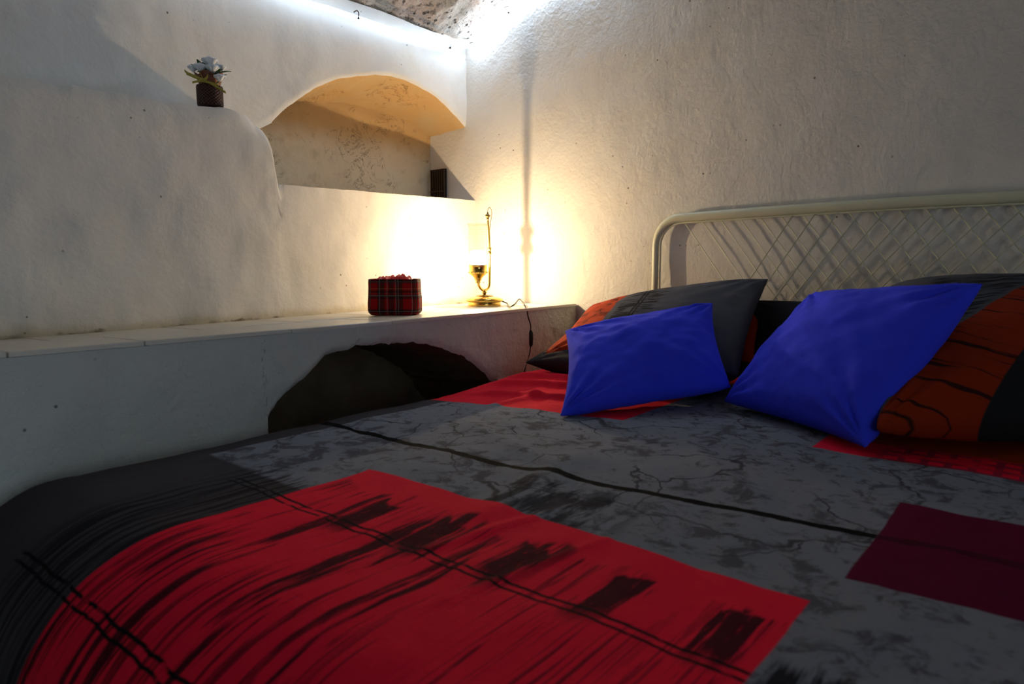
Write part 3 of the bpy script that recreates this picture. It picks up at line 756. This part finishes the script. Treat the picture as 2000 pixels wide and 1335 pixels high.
for P, w in (([L(-.046, .078), L(-.030, .066), L(0, .054, .034), L(.02, .046, .034), L(.052, .026, .03)], .006),
             ([L(-.042, .072), L(-.022, .064), L(.002, .055, .035), L(.012, .066, .034)], .008),
             ([L(-.028, .050), L(-.005, .053, .034), L(.01, .050, .034), L(.03, .046, .03)], .005),
             ([L(.002, .054, .036), L(-.004, .066, .035), L(-.006, .074, .034)], .003)):
    v, f = strip(P, w, (0, 0, 1)); o = mesh('raffia_ribbon', v, f, M['raffia'], pot); md = o.modifiers.new('s', 'SOLIDIFY'); md.thickness = .001
v, f = lathe([(.0225, .0), (.0245, .0015), (.0245, .0045), (.0225, .006)], 24, (0, 0, .049)); mesh('raffia_tie', v, f, M['raffia'], pot)
random.seed(11)
def rose(c, r, seed):
    r *= .98
    parts = []
    rnd = random.Random(seed)
    for ring, (n_, rr, tilt) in enumerate(((3, .30, 1.45), (4, .55, 1.25), (5, .80, 1.0), (6, 1.0, .75))):
        for k in range(n_):
            a = 2*PI*k/n_+ring*.7+rnd.uniform(-.2, .2)
            def pt(u, w):
                th = (u-.5)*1.9; rad = r*rr*(1+.25*w*math.cos(tilt)) ; h = r*(w*1.2*math.sin(tilt)+.0)-r*.4+r*.12*math.sin(u*PI)*w
                out = rad*(.35+.65*w)
                return (c[0]+out*math.cos(a+th), c[1]+out*math.sin(a+th), c[2]+h+.10*r*math.sin(3*u*PI+seed)*w)
            parts.append(grid(5, 4, pt))
    return join(*parts)
fl = [(-.037, .088, .004, .012), (-.011, .085, .022, .0145), (.008, .100, .010, .0175), (.016, .083, .018, .015), (.036, .060, .022, .013), (-.020, .094, -.010, .011), (.024, .094, -.012, .012)]
ctrs = []
for i, (a, z, d, r) in enumerate(fl):
    c = rx*a+fx*d+Vector((0, 0, z)); ctrs.append(c)
    V, F = rose(c, r, i); o = mesh('flower', V, F, M['petal'], pot); md = o.modifiers.new('s', 'SOLIDIFY'); md.thickness = .0008
    v, f = tube(catmull([(0, 0, .035), c*.5+Vector((0, 0, .02)), c-Vector((0, 0, r*.3))], 4), .0012, 5); mesh('stem', v, f, M['leafg'], pot)
for k in range(34):
    a = random.uniform(0, 2*PI); r0 = random.uniform(.006, .02); ln_ = random.uniform(.024, .042); el = random.uniform(.5, 1.25)
    b0 = Vector((r0*math.cos(a), r0*math.sin(a), random.uniform(.066, .086))); d = Vector((math.cos(a)*math.cos(el), math.sin(a)*math.cos(el), math.sin(el)))
    w_ = Vector((-math.sin(a), math.cos(a), 0)); V = []
    for i in range(6):
        t = i/5; p = b0+d*ln_*t+Vector((0, 0, -.010*t*t)); ww = .0078*math.sin(PI*(t*.9+.08)); V += [p-w_*ww, p+Vector((0, 0, -.0012)), p+w_*ww]
    F = [(3*i+q, 3*i+3+q, 3*i+4+q, 3*i+1+q) for i in range(5) for q in (0, 1)]
    mesh('leaf', V, F, M['leafg'], pot)

# ------------------------------------------------------------------ vent grate in the niche
gy0, gy1, gz0, gz1 = 1.985, 2.068, 1.265, 1.390
vg = empty('vent_grate', (1.99, (gy0+gy1)/2, gz0)); tag(vg, 'small dark iron vent grate with vertical bars inside the arched niche', 'vent')
v, f = box((1.990, gy0, gz0), (1.994, gy1, gz1)); mesh('backing', rel(vg, v), f, plain('hole_shade', (.004, .004, .003), .9), vg, smooth=False)  # black sheet stands in for the shade of the hole behind the bars
for k in range(7):
    y = gy0+.004+(gy1-gy0-.008)*k/6; v, f = box((1.982, y-.0022, gz0), (1.989, y+.0022, gz1)); mesh('bar', rel(vg, v), f, M['iron'], vg, smooth=False)
v, f = box((1.980, gy0, gz0+.035), (1.984, gy1, gz0+.039)); mesh('crossbar', rel(vg, v), f, M['iron'], vg, smooth=False)

# ------------------------------------------------------------------ LED tubes
def ledtube(P, r, mat, label, glowoff):
    Pc = catmull(P, 8); c0 = Pc[len(Pc)//2]
    e = empty('led_tube', c0); tag(e, label, 'light', 'LED tubes along the vault edge')
    v, f = tube(Pc, r, 10); mesh('glowing_tube', rel(e, v), f, mat, e)
    return e
def LW(px, dz=0): return None
l1 = [(.55, yu(.55)-.036, 1.770), (.95, yu(.95)-.036, 1.785)]+[(1.2069, 1.8038, 1.7695), (1.3108, 1.8010, 1.7721), (1.4215, 1.7960, 1.7709), (1.5429, 1.7926, 1.7704), (1.6836, 1.7977, 1.7770), (1.8119, 1.8152, 1.7909), (1.9063, 1.8296, 1.8109), (1.9968, 1.8435, 1.8351)]
e1 = ledtube(l1, .0082, M['led'], 'glowing white light tube along the top of the left wall', 0)
l2 = [(1.9850, 1.8247, 1.8323), (1.9850, 1.7597, 1.8653), (1.9850, 1.6652, 1.9150), (1.9850, 1.5845, 1.9437), (1.9850, 1.3912, 1.9947), (1.9850, 1.1036, 2.0214)]
e2 = ledtube(l2, .0050, M['led2'], 'thin glowing tube climbing the right wall under the vault', 0)
def hook(P, label, s=1.):
    P = Vector(P); o_ = empty('cable_hook', P); tag(o_, label, 'hook', 'dark hooks holding the light tubes')
    v, f = tube(catmull([(0, .012, .016*s), (0, -.002, .018*s), (0, -.011, .008*s), (0, -.011, -.006*s), (0, -.006, -.014*s), (0, .000, -.010*s)], 5), .0018*s+.0004, 8)
    mesh('hook_wire', v, f, M['iron'], o_)
    v, f = lathe([(0, -.004), (.004, -.003), (.005, 0), (.004, .003), (0, .004)], 8, (0, -.008, -.014*s)); mesh('hook_end', v, f, M['iron'], o_)
hook((1.4156, 1.7983, 1.7805), 'dark hook nearest the top of the frame, over the bright tube on the left wall', 0.75)
hook((1.8482, 1.8227, 1.7957), 'small dark hook under the tube just left of the corner', 0.5)
hook((1.9994, 1.8459, 1.8399), 'dark hook at the corner where the two tubes meet', 0.55)
hook((1.9850, 1.6603, 1.9210), 'dark hook on the thin tube climbing the right wall', .7)

# small loop of white wire above the niche
lw_ = Vector((1.3712, 1.8800, 1.6154))
v, f = tube(catmull([(1.3567, 1.8780, 1.5729), (1.3493, 1.8720, 1.5939), (1.3547, 1.8680, 1.6099), (1.3779, 1.8700, 1.6229), (1.4086, 1.8740, 1.6318)], 5), .0016, 6)
o = mesh('wire_loop', v, f, M['sleeve']); tag(o, 'short white wire loop sticking out above the arched niche', 'wire')
